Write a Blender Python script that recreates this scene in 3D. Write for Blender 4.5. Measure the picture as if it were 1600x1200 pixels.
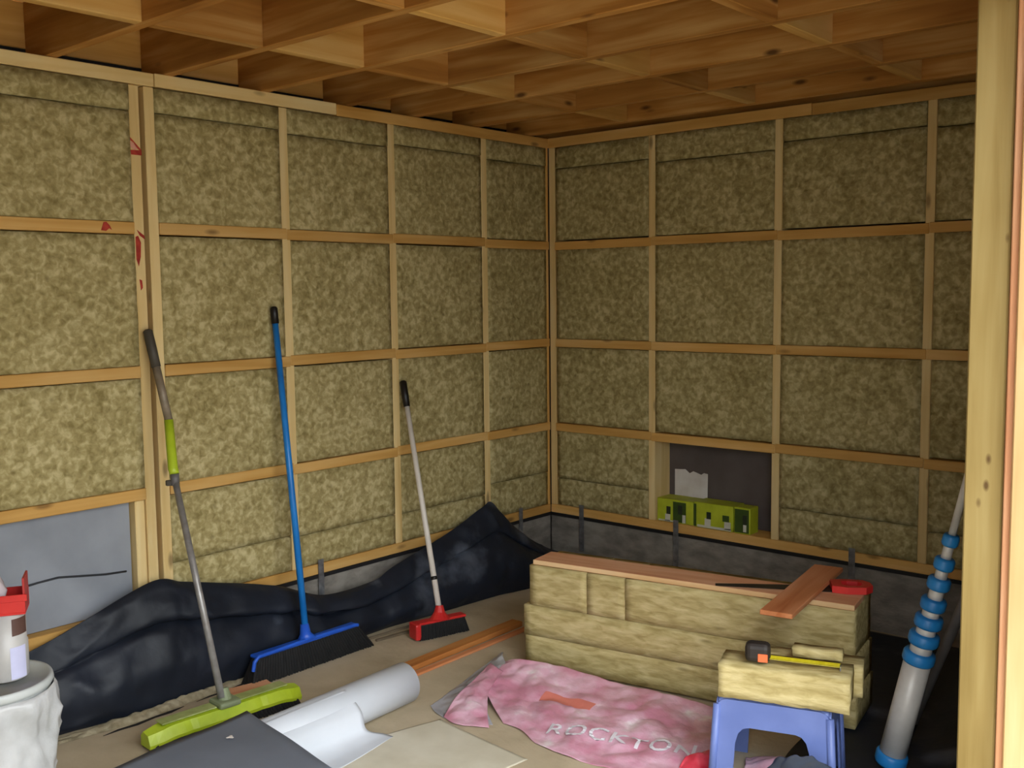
import bpy, bmesh, math, random
from mathutils import Vector, Matrix, noise
sc = bpy.context.scene
for o in list(bpy.data.objects): bpy.data.objects.remove(o)
PI = math.pi

# ------------------------------------------------------------------ camera
cam = bpy.data.cameras.new('camera'); camo = bpy.data.objects.new('camera', cam)
sc.collection.objects.link(camo); sc.camera = camo
cam.sensor_fit = 'HORIZONTAL'; cam.sensor_width = 36.0
cam.lens = 36.0 * 1606.78 / 1600.0
cam.clip_start = 0.05; cam.clip_end = 200
Rr = Vector((0.75549139, 0.65505951, -0.0113931))
Ru = Vector((-0.05034695, 0.07538686, 0.99588253))
Rf = Vector((-0.65322121, 0.75180707, -0.08993437))
M = Matrix((Rr, Ru, -Rf)).transposed().to_4x4()
M.translation = Vector((3.4136, -4.2364, 1.4627))
camo.matrix_world = M

# ------------------------------------------------------------------ world (overcast sky) and exposure
w = bpy.data.worlds.new('overcast_sky'); sc.world = w; w.use_nodes = True
nt = w.node_tree; nt.nodes.clear()
wo = nt.nodes.new('ShaderNodeOutputWorld'); bg = nt.nodes.new('ShaderNodeBackground')
tc = nt.nodes.new('ShaderNodeTexCoord'); sx = nt.nodes.new('ShaderNodeSeparateXYZ'); cr = nt.nodes.new('ShaderNodeValToRGB')
nt.links.new(tc.outputs['Generated'], sx.inputs[0]); nt.links.new(sx.outputs['Z'], cr.inputs[0])
cr.color_ramp.elements[0].position = 0.0; cr.color_ramp.elements[0].color = (0.22, 0.23, 0.24, 1); e_ = cr.color_ramp.elements.new(0.25); e_.color = (0.50, 0.53, 0.55, 1)
cr.color_ramp.elements[-1].position = 0.8; cr.color_ramp.elements[-1].color = (0.96, 0.99, 1.0, 1)
nt.links.new(cr.outputs[0], bg.inputs[0]); bg.inputs[1].default_value = 5.0
nt.links.new(bg.outputs[0], wo.inputs[0])
sc.view_settings.view_transform = 'Standard'; sc.view_settings.look = 'None'
sc.view_settings.gamma = 1.0; sc.view_settings.use_curve_mapping = False
sc.view_settings.exposure = 1.1

# ------------------------------------------------------------------ helpers
def lin(c):
    return tuple(((v/255)/12.92 if v/255 <= 0.04045 else ((v/255+0.055)/1.055)**2.4) for v in c) + (1,)

def link(nt, a, b): nt.links.new(a, b)

def base_mat(name, rough=0.6):
    m = bpy.data.materials.new(name); m.use_nodes = True
    b = m.node_tree.nodes['Principled BSDF']; b.inputs['Roughness'].default_value = rough
    return m, m.node_tree, b

def mat_noise(name, c1, c2, scale=8, rough=0.6, bump=0.0, bscale=None, c3=None, metallic=0, stretch=(1,1,1), detail=6, lo=0.35, hi=0.65, spec=0.5, trans=0):
    m, nt, b = base_mat(name, rough)
    t = nt.nodes.new('ShaderNodeTexCoord'); mp = nt.nodes.new('ShaderNodeMapping'); mp.inputs['Scale'].default_value = stretch
    link(nt, t.outputs['Object'], mp.inputs[0])
    n = nt.nodes.new('ShaderNodeTexNoise'); n.inputs['Scale'].default_value = scale; n.inputs['Detail'].default_value = detail
    link(nt, mp.outputs[0], n.inputs[0])
    r = nt.nodes.new('ShaderNodeValToRGB'); e = r.color_ramp.elements
    e[0].position = lo; e[0].color = lin(c1); e[1].position = hi; e[1].color = lin(c2)
    if c3: x = e.new(hi + 0.12); x.color = lin(c3)
    link(nt, n.outputs[0], r.inputs[0]); link(nt, r.outputs[0], b.inputs['Base Color'])
    b.inputs['Metallic'].default_value = metallic; b.inputs['Specular IOR Level'].default_value = spec
    if trans: b.inputs['Transmission Weight'].default_value = trans
    if bump:
        n2 = nt.nodes.new('ShaderNodeTexNoise'); n2.inputs['Scale'].default_value = bscale or scale*3; n2.inputs['Detail'].default_value = 8
        link(nt, mp.outputs[0], n2.inputs[0])
        bp = nt.nodes.new('ShaderNodeBump'); bp.inputs['Strength'].default_value = bump; bp.inputs['Distance'].default_value = 0.01
        link(nt, n2.outputs[0], bp.inputs['Height']); link(nt, bp.outputs[0], b.inputs['Normal'])
    return m

def plain(name, c, rough=0.5, metallic=0, spec=0.5):
    v = tuple(max(0, x-8) for x in c)
    return mat_noise(name, v, c, scale=20, rough=rough, metallic=metallic, spec=spec, bump=0.03)

def mat_wood(name, dark, mid, light, knot=(70, 38, 14), rough=0.7, knots=0.6, var=0.25, ks=(3.2,9,9)):
    """grain runs along the object's local X"""
    m, nt, b = base_mat(name, rough); N = nt.nodes
    t = N.new('ShaderNodeTexCoord'); oi = N.new('ShaderNodeObjectInfo')
    mul = N.new('ShaderNodeMath'); mul.operation = 'MULTIPLY'; mul.inputs[1].default_value = 37.0; link(nt, oi.outputs['Random'], mul.inputs[0])
    add = N.new('ShaderNodeVectorMath'); add.operation = 'ADD'; link(nt, t.outputs['Object'], add.inputs[0]); link(nt, mul.outputs[0], add.inputs[1])
    mp = N.new('ShaderNodeMapping'); mp.inputs['Scale'].default_value = (1.6, 26, 26); link(nt, add.outputs[0], mp.inputs[0])
    n1 = N.new('ShaderNodeTexNoise'); n1.inputs['Scale'].default_value = 1.0; n1.inputs['Detail'].default_value = 5; n1.inputs['Distortion'].default_value = 0.5; link(nt, mp.outputs[0], n1.inputs[0])
    mp2 = N.new('ShaderNodeMapping'); mp2.inputs['Scale'].default_value = (1.0, 4, 4); link(nt, add.outputs[0], mp2.inputs[0])
    n2 = N.new('ShaderNodeTexNoise'); n2.inputs['Scale'].default_value = 2.2; n2.inputs['Detail'].default_value = 2; link(nt, mp2.outputs[0], n2.inputs[0])
    mix = N.new('ShaderNodeMath'); mix.operation = 'MULTIPLY_ADD'; mix.inputs[1].default_value = 0.55
    h = N.new('ShaderNodeMath'); h.operation = 'MULTIPLY'; h.inputs[1].default_value = 0.45; link(nt, n2.outputs[0], h.inputs[0])
    link(nt, n1.outputs[0], mix.inputs[0]); link(nt, h.outputs[0], mix.inputs[2])
    r = N.new('ShaderNodeValToRGB'); e = r.color_ramp.elements
    e[0].position = 0.34; e[0].color = lin(dark); e[1].position = 0.66; e[1].color = lin(light); x = e.new(0.5); x.color = lin(mid)
    link(nt, mix.outputs[0], r.inputs[0])
    # per-piece tone
    hv = N.new('ShaderNodeHueSaturation'); mr = N.new('ShaderNodeMapRange'); mr.inputs[3].default_value = 1 - var; mr.inputs[4].default_value = 1 + var*0.4
    link(nt, oi.outputs['Random'], mr.inputs[0]); link(nt, mr.outputs[0], hv.inputs['Value']); link(nt, r.outputs[0], hv.inputs['Color'])
    # knots
    mp3 = N.new('ShaderNodeMapping'); mp3.inputs['Scale'].default_value = ks; link(nt, add.outputs[0], mp3.inputs[0])
    v = N.new('ShaderNodeTexVoronoi'); v.inputs['Scale'].default_value = 1.0; link(nt, mp3.outputs[0], v.inputs['Vector'])
    kr = N.new('ShaderNodeValToRGB'); kr.color_ramp.elements[0].position = 0.05; kr.color_ramp.elements[0].color = (1,1,1,1)
    kr.color_ramp.elements[1].position = 0.13; kr.color_ramp.elements[1].color = (0,0,0,1); link(nt, v.outputs['Distance'], kr.inputs[0])
    km = N.new('ShaderNodeMath'); km.operation = 'MULTIPLY'; km.inputs[1].default_value = knots; link(nt, kr.outputs[0], km.inputs[0])
    mx = N.new('ShaderNodeMixRGB'); mx.inputs[2].default_value = lin(knot); link(nt, km.outputs[0], mx.inputs[0]); link(nt, hv.outputs[0], mx.inputs[1])
    link(nt, mx.outputs[0], b.inputs['Base Color'])
    bp = N.new('ShaderNodeBump'); bp.inputs['Strength'].default_value = 0.15; bp.inputs['Distance'].default_value = 0.004
    link(nt, n1.outputs[0], bp.inputs['Height']); link(nt, bp.outputs[0], b.inputs['Normal'])
    b.inputs['Specular IOR Level'].default_value = 0.25
    return m

def mat_batt(name, dark, mid, light, stretch=(1,1,1)):
    m, nt, b = base_mat(name, 0.95); N = nt.nodes
    t = N.new('ShaderNodeTexCoord'); oi = N.new('ShaderNodeObjectInfo')
    mul = N.new('ShaderNodeMath'); mul.operation = 'MULTIPLY'; mul.inputs[1].default_value = 61.0; link(nt, oi.outputs['Random'], mul.inputs[0])
    add = N.new('ShaderNodeVectorMath'); add.operation = 'ADD'; mps = N.new('ShaderNodeMapping'); mps.inputs['Scale'].default_value = stretch; link(nt, t.outputs['Object'], mps.inputs[0]); link(nt, mps.outputs[0], add.inputs[0]); link(nt, mul.outputs[0], add.inputs[1])
    n1 = N.new('ShaderNodeTexNoise'); n1.inputs['Scale'].default_value = 42; n1.inputs['Detail'].default_value = 7; n1.inputs['Distortion'].default_value = 0.45; link(nt, add.outputs[0], n1.inputs[0])
    n2 = N.new('ShaderNodeTexNoise'); n2.inputs['Scale'].default_value = 7; n2.inputs['Detail'].default_value = 3; n2.inputs['Distortion'].default_value = 1; link(nt, add.outputs[0], n2.inputs[0])
    ad = N.new('ShaderNodeMath'); ad.operation = 'MULTIPLY_ADD'; ad.inputs[1].default_value = 0.75
    h = N.new('ShaderNodeMath'); h.operation = 'MULTIPLY'; h.inputs[1].default_value = 0.25; link(nt, n2.outputs[0], h.inputs[0])
    link(nt, n1.outputs[0], ad.inputs[0]); link(nt, h.outputs[0], ad.inputs[2])
    r = N.new('ShaderNodeValToRGB'); e = r.color_ramp.elements
    e[0].position = 0.33; e[0].color = lin(dark); e[1].position = 0.64; e[1].color = lin(light); x = e.new(0.49); x.color = lin(mid)
    link(nt, ad.outputs[0], r.inputs[0])
    # sparse dark pits
    v = N.new('ShaderNodeTexVoronoi'); v.inputs['Scale'].default_value = 13; link(nt, add.outputs[0], v.inputs['Vector'])
    kr = N.new('ShaderNodeValToRGB'); kr.color_ramp.elements[0].position = 0.04; kr.color_ramp.elements[0].color = (0.45,0.45,0.45,1)
    kr.color_ramp.elements[1].position = 0.15; kr.color_ramp.elements[1].color = (0,0,0,1); link(nt, v.outputs['Distance'], kr.inputs[0])
    mx = N.new('ShaderNodeMixRGB'); mx.inputs[2].default_value = lin((88, 74, 34)); link(nt, kr.outputs[0], mx.inputs[0]); link(nt, r.outputs[0], mx.inputs[1])
    link(nt, mx.outputs[0], b.inputs['Base Color'])
    n3 = N.new('ShaderNodeTexNoise'); n3.inputs['Scale'].default_value = 60; n3.inputs['Detail'].default_value = 6; n3.inputs['Distortion'].default_value = 0.6; link(nt, add.outputs[0], n3.inputs[0])
    bp = N.new('ShaderNodeBump'); bp.inputs['Strength'].default_value = 0.5; bp.inputs['Distance'].default_value = 0.006
    link(nt, n3.outputs[0], bp.inputs['Height'])
    bp2 = N.new('ShaderNodeBump'); bp2.inputs['Strength'].default_value = 0.5; bp2.inputs['Distance'].default_value = 0.008
    link(nt, ad.outputs[0], bp2.inputs['Height']); link(nt, bp.outputs[0], bp2.inputs['Normal']); link(nt, bp2.outputs[0], b.inputs['Normal'])
    b.inputs['Specular IOR Level'].default_value = 0.1
    return m

def tag(o, label=None, cat=None, group=None, kind=None):
    if label: o['label'] = label
    if cat: o['category'] = cat
    if group: o['group'] = group
    if kind: o['kind'] = kind
    return o

def put(name, bm, mat, parent=None, loc=(0,0,0), rot=(0,0,0), smooth=False):
    me = bpy.data.meshes.new(name); bmesh.ops.recalc_face_normals(bm, faces=bm.faces); bm.to_mesh(me); bm.free()
    o = bpy.data.objects.new(name, me); sc.collection.objects.link(o)
    if mat: me.materials.append(mat)
    o.location = loc; o.rotation_euler = rot
    if parent: o.parent = parent
    if smooth:
        for p in me.polygons: p.use_smooth = True
    return o

def empty(name, loc=(0,0,0), rz=0):
    o = bpy.data.objects.new(name, None); sc.collection.objects.link(o); o.location = loc; o.rotation_euler = (0,0,rz); o.empty_display_size = 0.1
    return o

def add_box(bm, x0, x1, y0, y1, z0, z1, bevel=0.0, seg=1):
    r = bmesh.ops.create_cube(bm, size=1.0)
    vs = r['verts']
    for v in vs: v.co = Vector(((x0+x1)/2 + v.co.x*(x1-x0), (y0+y1)/2 + v.co.y*(y1-y0), (z0+z1)/2 + v.co.z*(z1-z0)))
    if bevel:
        es = list({e for v in vs for e in v.link_edges})
        bmesh.ops.bevel(bm, geom=es, offset=bevel, segments=seg, affect='EDGES', profile=0.5)

def box(name, x0, x1, y0, y1, z0, z1, mat, parent=None, bevel=0.002, seg=1):
    """axis aligned box in world space; its origin is its centre"""
    bm = bmesh.new(); c = Vector(((x0+x1)/2, (y0+y1)/2, (z0+z1)/2))
    add_box(bm, x0-c.x, x1-c.x, y0-c.y, y1-c.y, z0-c.z, z1-c.z, bevel, seg)
    loc = c - (parent.location if parent else Vector((0,0,0)))
    return put(name, bm, mat, parent, loc)

def beam(name, x0, x1, y0, y1, z0, z1, mat, parent=None, bevel=0.0025, wob=0.0):
    """sawn timber; local X follows the longest side so that the grain does"""
    c = Vector(((x0+x1)/2, (y0+y1)/2, (z0+z1)/2)); d = (x1-x0, y1-y0, z1-z0)
    ax = d.index(max(d))
    if ax == 0: s = d; rot = (0,0,0)
    elif ax == 1: s = (d[1], d[0], d[2]); rot = (0,0,PI/2)
    else: s = (d[2], d[1], d[0]); rot = (0,PI/2,0)
    bm = bmesh.new(); add_box(bm, -s[0]/2, s[0]/2, -s[1]/2, s[1]/2, -s[2]/2, s[2]/2, bevel)
    loc = c - (parent.location if parent else Vector((0,0,0)))
    return put(name, bm, mat, parent, loc, rot)

def tube_path(bm, pts, rad, seg=16, cap=True):
    pts = [Vector(p) for p in pts]
    if not isinstance(rad, (list, tuple)): rad = [rad]*len(pts)
    rings = []
    up = None
    for i, p in enumerate(pts):
        d = (pts[min(i+1, len(pts)-1)] - pts[max(i-1, 0)]).normalized()
        if up is None:
            up = Vector((1,0,0)) if abs(d.x) < 0.9 else Vector((0,1,0))
        a = (up - d*up.dot(d)).normalized(); b = d.cross(a); up = a
        rings.append([bm.verts.new(p + (a*math.cos(2*PI*k/seg) + b*math.sin(2*PI*k/seg))*rad[i]) for k in range(seg)])
    for i in range(len(rings)-1):
        for k in range(seg):
            bm.faces.new((rings[i][k], rings[i][(k+1) % seg], rings[i+1][(k+1) % seg], rings[i+1][k]))
    if cap:
        bm.faces.new(rings[0][::-1]); bm.faces.new(rings[-1])

def tube(name, pts, rad, mat, parent=None, seg=16):
    bm = bmesh.new(); off = parent.location if parent else Vector((0,0,0))
    tube_path(bm, [Vector(p)-off for p in pts], rad, seg)
    return put(name, bm, mat, parent, smooth=True)

def lathe(bm, prof, seg=48, wob=None):
    rings = []
    for i, (r, z) in enumerate(prof):
        ring = []
        for k in range(seg):
            a = 2*PI*k/seg; rr = r; zz = z
            if wob: rr, zz = wob(a, r, z, i)
            ring.append(bm.verts.new((rr*math.cos(a), rr*math.sin(a), zz)))
        rings.append(ring)
    for i in range(len(rings)-1):
        for k in range(seg):
            bm.faces.new((rings[i][k], rings[i][(k+1) % seg], rings[i+1][(k+1) % seg], rings[i+1][k]))
    return rings

def cat(p, t):
    n = len(p)-1; x = t*n; i = min(int(x), n-1); f = x-i
    a, b, c, d = p[max(i-1,0)], p[i], p[i+1], p[min(i+2,n)]
    return 0.5*((2*b) + (c-a)*f + (2*a-5*b+4*c-d)*f*f + (3*b-a-3*c+d)*f*f*f)

def sheet(name, rows, nu, nv, mat, parent=None, amp=0.01, fs=8, seed=0, thick=0.0015, edge=0.3, zmin=None, fn=None, origin=None, ampf=None, smooth=True):
    """cloth-like surface lofted through rows of 3-D points, then crumpled along its normal"""
    rows = [[Vector(p) for p in r] for r in rows]
    org = Vector(origin) if origin else Vector((0,0,0))
    g = []
    for j in range(nv+1):
        v = j/nv; row = []
        for i in range(nu+1):
            u = i/nu; col = [cat(r, u) for r in rows]; row.append(cat(col, v))
        g.append(row)
    out = []
    for j in range(nv+1):
        r2 = []
        for i in range(nu+1):
            du = g[j][min(i+1,nu)] - g[j][max(i-1,0)]; dv = g[min(j+1,nv)][i] - g[max(j-1,0)][i]
            n = du.cross(dv); n = n.normalized() if n.length > 1e-9 else Vector((0,0,1))
            p = g[j][i]; q = p*fs + Vector((seed*3.1, seed*1.7, seed*5.3))
            k = 1 - abs(noise.noise(q))*2.2 + 0.5*noise.noise(q*2.3) + 0.25*noise.noise(q*5.1)
            e = min(1, edge + (1-edge)*min(1, 4*min(i/nu, 1-i/nu, j/nv, 1-j/nv)*2))
            d = n*k*amp*e*(ampf(i/nu, j/nv) if ampf else 1)
            if fn: d = d + fn(i/nu, j/nv, n)
            pp = p + d
            if zmin is not None: pp.z = max(pp.z, zmin)
            r2.append(pp)
        out.append(r2)
    bm = bmesh.new(); vv = [[bm.verts.new(p-org) for p in r] for r in out]
    for j in range(nv):
        for i in range(nu): bm.faces.new((vv[j][i], vv[j][i+1], vv[j+1][i+1], vv[j+1][i]))
    loc = org - (parent.location if parent else Vector((0,0,0)))
    o = put(name, bm, mat, parent, loc, smooth=smooth)
    if thick:
        s = o.modifiers.new('thickness', 'SOLIDIFY'); s.thickness = thick; s.offset = -1
    return o, out

# ------------------------------------------------------------------ materials
WOOD_STUD = mat_wood('pale_pine', (222,188,122), (234,204,142), (242,218,162), var=0.1)
WOOD_NOG = mat_wood('yellow_pine', (196,146,72), (214,166,92), (226,184,116), var=0.15)
WOOD_JOIST = mat_wood('joist_pine', (146,94,38), (180,126,60), (208,162,98), knots=0.85, var=0.18)
WOOD_POST = mat_wood('treated_post_pine', (134,112,62), (154,132,80), (170,150,98), knots=0.8, var=0.02, ks=(8,16,16))
WOOD_PINK = mat_wood('pinkish_board', (206,140,100), (224,164,122), (234,186,148), knots=0.2, var=0.05)
WOOD_RAW = mat_wood('raw_spruce', (200,158,106), (218,178,126), (230,196,148), knots=0.2, var=0.05)
WOOD_LARCH = mat_wood('larch_offcut', (182,104,58), (208,134,86), (224,158,114), knots=0.2, var=0.08)
BATT = mat_batt('stone_wool', (136,122,76), (168,153,104), (200,186,138))
BATTW = mat_noise('brown_membrane', (70,60,40), (90,78,52), scale=6, rough=0.9)
BATT2 = mat_batt('stone_wool_loose', (156,139,88), (184,167,115), (204,188,138), stretch=(0.35,1,1.3))
CONC = mat_noise('concrete_floor', (172,156,128), (196,180,152), scale=4, rough=0.92, bump=0.25, bscale=40, c3=(202,188,162), detail=10)
BLOCK = mat_noise('concrete_block', (112,106,98), (146,140,130), scale=10, rough=0.92, bump=0.4, bscale=60, stretch=(1,1,2))
FIBRE = mat_noise('grey_fibre_board', (130,134,141), (146,150,157), scale=5, rough=0.75)
DARKB = mat_noise('dark_fibre_board', (84,74,70), (98,88,84), scale=5, rough=0.8)
DPC = plain('black_damp_course', (22,20,22), 0.7)
GALV = mat_noise('galvanised_steel', (120,122,126), (160,162,166), scale=30, rough=0.45, metallic=0.7)
POLY = mat_noise('black_polythene', (20,24,32), (29,34,45), scale=3.5, rough=0.5, bump=0.5, bscale=9, c3=(84,90,102), lo=0.3, hi=0.60, spec=0.3)
OSB = mat_noise('roof_boards', (150,112,62), (180,140,88), scale=14, rough=0.85, stretch=(1,4,1))
GROUND = mat_noise('outside_ground', (118,110,94), (140,132,114), scale=2, rough=0.95, bump=0.3)

# ------------------------------------------------------------------ setting: ground, floor
tag(box('floor', -0.15, 2.80, -5.40, 0.15, -0.15, 0.0, CONC, bevel=0), kind='structure')
g = box('outside_ground', -6, 14, -16, 6, -0.25, -0.155, GROUND, bevel=0); g.name = 'ground'; tag(g, kind='structure')

TH = 0.14
ROWS = [(0.325, 0.7245), (0.7675, 1.1665), (1.2095, 1.6775), (1.7205, 2.200)]
NOGZ = [0.746, 1.188, 1.699]
LS = [-0.497, -1.101, -1.678, -2.258, -2.314, -2.93]     # stud centres, left wall
RS = [0.020, 0.638, 1.298, 1.956, 2.615]                 # stud centres, back wall
HW = 0.0195; HN = 0.0212

GAPM = mat_noise('gap_shadow_tone', (22,18,14), (40,34,26), scale=20, rough=0.95)  # painted shadow: dark strips stand in for a shaded gap in the floor
def gap_shadow(pts, wd):
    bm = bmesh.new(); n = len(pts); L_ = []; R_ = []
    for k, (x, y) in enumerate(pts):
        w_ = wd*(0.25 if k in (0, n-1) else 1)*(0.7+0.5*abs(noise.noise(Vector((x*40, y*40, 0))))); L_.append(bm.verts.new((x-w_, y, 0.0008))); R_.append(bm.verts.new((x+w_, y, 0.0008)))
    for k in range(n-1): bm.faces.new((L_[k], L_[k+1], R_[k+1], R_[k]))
    fl = bpy.data.objects['floor']; put('floor_gap_shadow', bm, GAPM, fl, -fl.location)
gap_shadow([(0.203,-2.64),(0.198,-2.58),(0.204,-2.52),(0.196,-2.45),(0.198,-2.39),(0.190,-2.33)], 0.011)
gap_shadow([(0.188,-2.28),(0.182,-2.22),(0.184,-2.15),(0.175,-2.08),(0.170,-2.02)], 0.008)
# left wall (face x=0)
WL = tag(box('wall_left', -TH-0.02, -TH, -5.30, TH, -0.1, 2.25, FIBRE, bevel=0), kind='structure')
beam('bottom_plate', -TH+0.001, 0.0, -5.29, -0.001, 0.281, 0.325, WOOD_NOG, WL)
beam('top_plate', -TH+0.001, 0.004, -1.405, -0.001, 2.200, 2.248, WOOD_NOG, WL)
beam('top_plate', -TH+0.001, 0.006, -2.235, -1.408, 2.203, 2.250, WOOD_STUD, WL)
beam('top_plate', -TH+0.001, 0.004, -5.29, -2.238, 2.202, 2.248, WOOD_STUD, WL)
box('damp_course', -TH+0.001, 0.006, -5.29, 0.002, 0.266, 0.281, DPC, WL, bevel=0)
box('block_upstand', -TH+0.001, -0.004, -5.40, 0.0, -0.0, 0.266, BLOCK, WL, bevel=0)
for y in LS:
    top = 2.2
    beam('stud', -TH+0.001, 0.0 if y != LS[4] else -0.004, y-HW, y+HW, 0.325, top, WOOD_STUD, WL)
beam('stud', -TH+0.001, -0.001, -0.020, -0.0015, 0.325, 2.2, WOOD_NOG, WL)
for y in (-3.52,-4.12,-4.72,-5.26): beam('stud', -TH+0.001, 0, y-HW, y+HW, 0.325, 2.2, WOOD_STUD, WL)
offs = [(0,0,0,0), (0,0,0.002,0), (0,0.004,-0.002,0), (0,-0.003,0.002,0)]
for k, z in enumerate(NOGZ):
    ys = [-0.001, LS[0], LS[1], LS[2], LS[3]+HW]
    for j in range(4):
        dz = [0.0, 0.003, -0.002, 0.004][(j+k) % 4]
        beam('nogging', -TH+0.03, 0.003, ys[j+1]+0.001, ys[j], z-HN+dz, z+HN+dz, WOOD_NOG, WL)
    beam('nogging', -TH+0.03, 0.002, LS[5]+HW, LS[4]-HW, z-HN+0.001, z+HN+0.001, WOOD_NOG if k else WOOD_NOG, WL)
box('dark_gap_strip', -TH-0.05, -TH-0.012, -5.30, 0.10, 2.251, 2.294, DPC, WL, bevel=0)  # dark strip added to stand for the shadow gap under the rim board
beam('rim_board', -TH-0.04, -TH-0.010, -5.30, 0.10, 2.295, 2.448, WOOD_NOG, WL)
for y in (-1.559, -0.258, -2.86):
    box('metal_strap', 0.0065, 0.009, y-0.014, y+0.014, 0.12, 0.345, GALV, WL, bevel=0)

# back wall (face y=0)
WB = tag(box('wall_back', -TH-0.02, 2.82, TH, TH+0.02, -0.1, 2.50, DARKB, bevel=0), kind='structure')
beam('bottom_plate', 0.001, 2.66, 0.0, TH-0.001, 0.281, 0.325, WOOD_NOG, WB)
beam('top_plate', 0.001, 1.45, -0.004, TH-0.001, 2.200, 2.250, WOOD_NOG, WB)
beam('top_plate', 1.452, 2.66, -0.002, TH-0.001, 2.198, 2.248, WOOD_NOG, WB)
box('damp_course', 0.008, 2.66, -0.006, TH-0.001, 0.266, 0.281, DPC, WB, bevel=0)
box('block_upstand', 0.0, 2.66, 0.004, TH-0.001, 0.0, 0.266, BLOCK, WB, bevel=0)
for x in RS: beam('stud', x-HW+0.002, x+HW, 0.0, TH-0.001, 0.325, 2.2, WOOD_STUD, WB)
for k, z in enumerate(NOGZ):
    zz = z - 0.002
    for j in range(4):
        dz = [0.0, 0.003, -0.003, 0.002][(j*2+k) % 4]
        beam('nogging', RS[j]+(HW if j == 0 else 0), RS[j+1]-0.001, -0.003, TH-0.03, zz-HN+dz, zz+HN+dz, WOOD_NOG, WB)
for x in (0.21, 0.784, 1.665):
    box('metal_strap', x-0.014, x+0.014, -0.0095, -0.0068, 0.10, 0.345, GALV, WB, bevel=0)

# right wall beyond the post
WR = tag(box('wall_right', 2.668, 2.80, -1.655, TH, -0.1, 2.26, BATTW, bevel=0), kind='structure')

tag(box('unseen_front_wall', -TH-0.02, 2.80, -4.45, -4.37, -0.1, 2.50, POLY, bevel=0), kind='structure')  # unseen wall, added dark to keep bounce light off the joist sides
# roof
CE = tag(box('ceiling', -TH-0.02, 3.25, -5.45, TH+0.02, 2.45, 2.49, OSB, bevel=0), kind='structure')
JY = [-0.14, -0.54, -0.943, -1.335, -1.76, -2.178, -2.60, -3.03, -3.45, -3.87, -4.29, -4.71, -5.13]
JW = 0.0195
for y in JY:
    beam('joist', -TH-0.009, 3.23, y-JW, y+JW, 2.25, 2.449, WOOD_JOIST, CE)
beam('rim_board', -TH+0.031, 2.80, 0.03, 0.07, 2.2505, 2.449, WOOD_JOIST, CE)
for x in (0.587, 1.247, 1.948):
    for j in range(len(JY)-1):
        dx = [0.0, 0.004, -0.004][j % 3]
        beam('blocking', x-0.02+dx, x+0.02+dx, JY[j+1]+JW, JY[j]-JW, 2.251, 2.446, WOOD_JOIST if (j % 2) else WOOD_NOG, CE)
beam('lintel', 2.66, 2.80, -5.30, -1.66, 2.095, 2.249, WOOD_JOIST, CE)

# post and boards of the doorway on the right
tag(beam('timber_post', 2.667, 2.750, -1.80, -1.66, 0.0, 2.094, WOOD_POST, bevel=0.004), 'tall knotty greenish-yellow timber post at the right edge of the opening', 'post')
tag(beam('jamb_board', 2.7555, 2.774, -1.815, -1.66, 0.0, 2.094, WOOD_PINK, bevel=0.003), 'narrow pinkish board standing upright against the right side of the timber post', 'board')
tag(beam('jamb_batten', 2.776, 2.84, -1.835, -1.67, 0.0, 2.094, WOOD_RAW, bevel=0.004), 'bright yellow upright batten cut off by the right border of the photo', 'batten')

# red paint marks on the double stud and the nogging beside it
RED = mat_noise('red_marker', (150,34,20), (186,60,40), scale=40, rough=0.7)
PINKM = mat_noise('pink_marker', (206,140,116), (222,160,136), scale=40, rough=0.7)
def smear(parent, x, y, z, pts, nm='red_mark', mt=None):
    bm = bmesh.new(); f = bm.faces.new([bm.verts.new((0, a, b)) for a, b in pts])
    r = bmesh.ops.extrude_face_region(bm, geom=[f]); bmesh.ops.translate(bm, verts=[v for v in r['geom'] if isinstance(v, bmesh.types.BMVert)], vec=(0.0008,0,0))
    put(nm, bm, mt or RED, parent, Vector((x, y, z))-parent.location)
smear(WL, -0.0038, LS[4], 2.005, [(-0.02,0.012),(0.02,-0.028),(0.021,-0.036),(0.004,-0.024),(-0.008,-0.006),(-0.02,0.002)])
smear(WL, -0.0038, LS[4], 1.965, [(-0.021,0.008),(0.021,0.010),(0.021,-0.008),(-0.019,-0.008)])
smear(WL, -0.0038, LS[4], 1.985, [(-0.021,0.018),(-0.010,0.014),(0.008,-0.006),(-0.006,-0.012),(-0.021,0.0)], 'pink_mark', PINKM)
smear(WL, -0.0038, LS[4], 1.50, [(-0.008,0.02),(0.002,0.016),(0.004,-0.01),(-0.004,-0.02)])
smear(WL, -0.0038, LS[4], 1.65, [(-0.016,0.02),(-0.006,0.024),(0.004,0.0),(0.001,-0.05),(-0.008,-0.085),(-0.016,-0.06)])
smear(WL, -0.0038, LS[4], 1.675, [(-0.01,0.02),(0.018,0.0),(0.02,-0.014),(0.0,0.0)])
smear(WL, 0.0022, -2.43, 1.70, [(-0.03,-0.012),(-0.02,0.016),(-0.01,0.018),(0.002,0.006),(0.01,-0.01),(0.0,-0.004),(-0.012,-0.014)])

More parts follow.
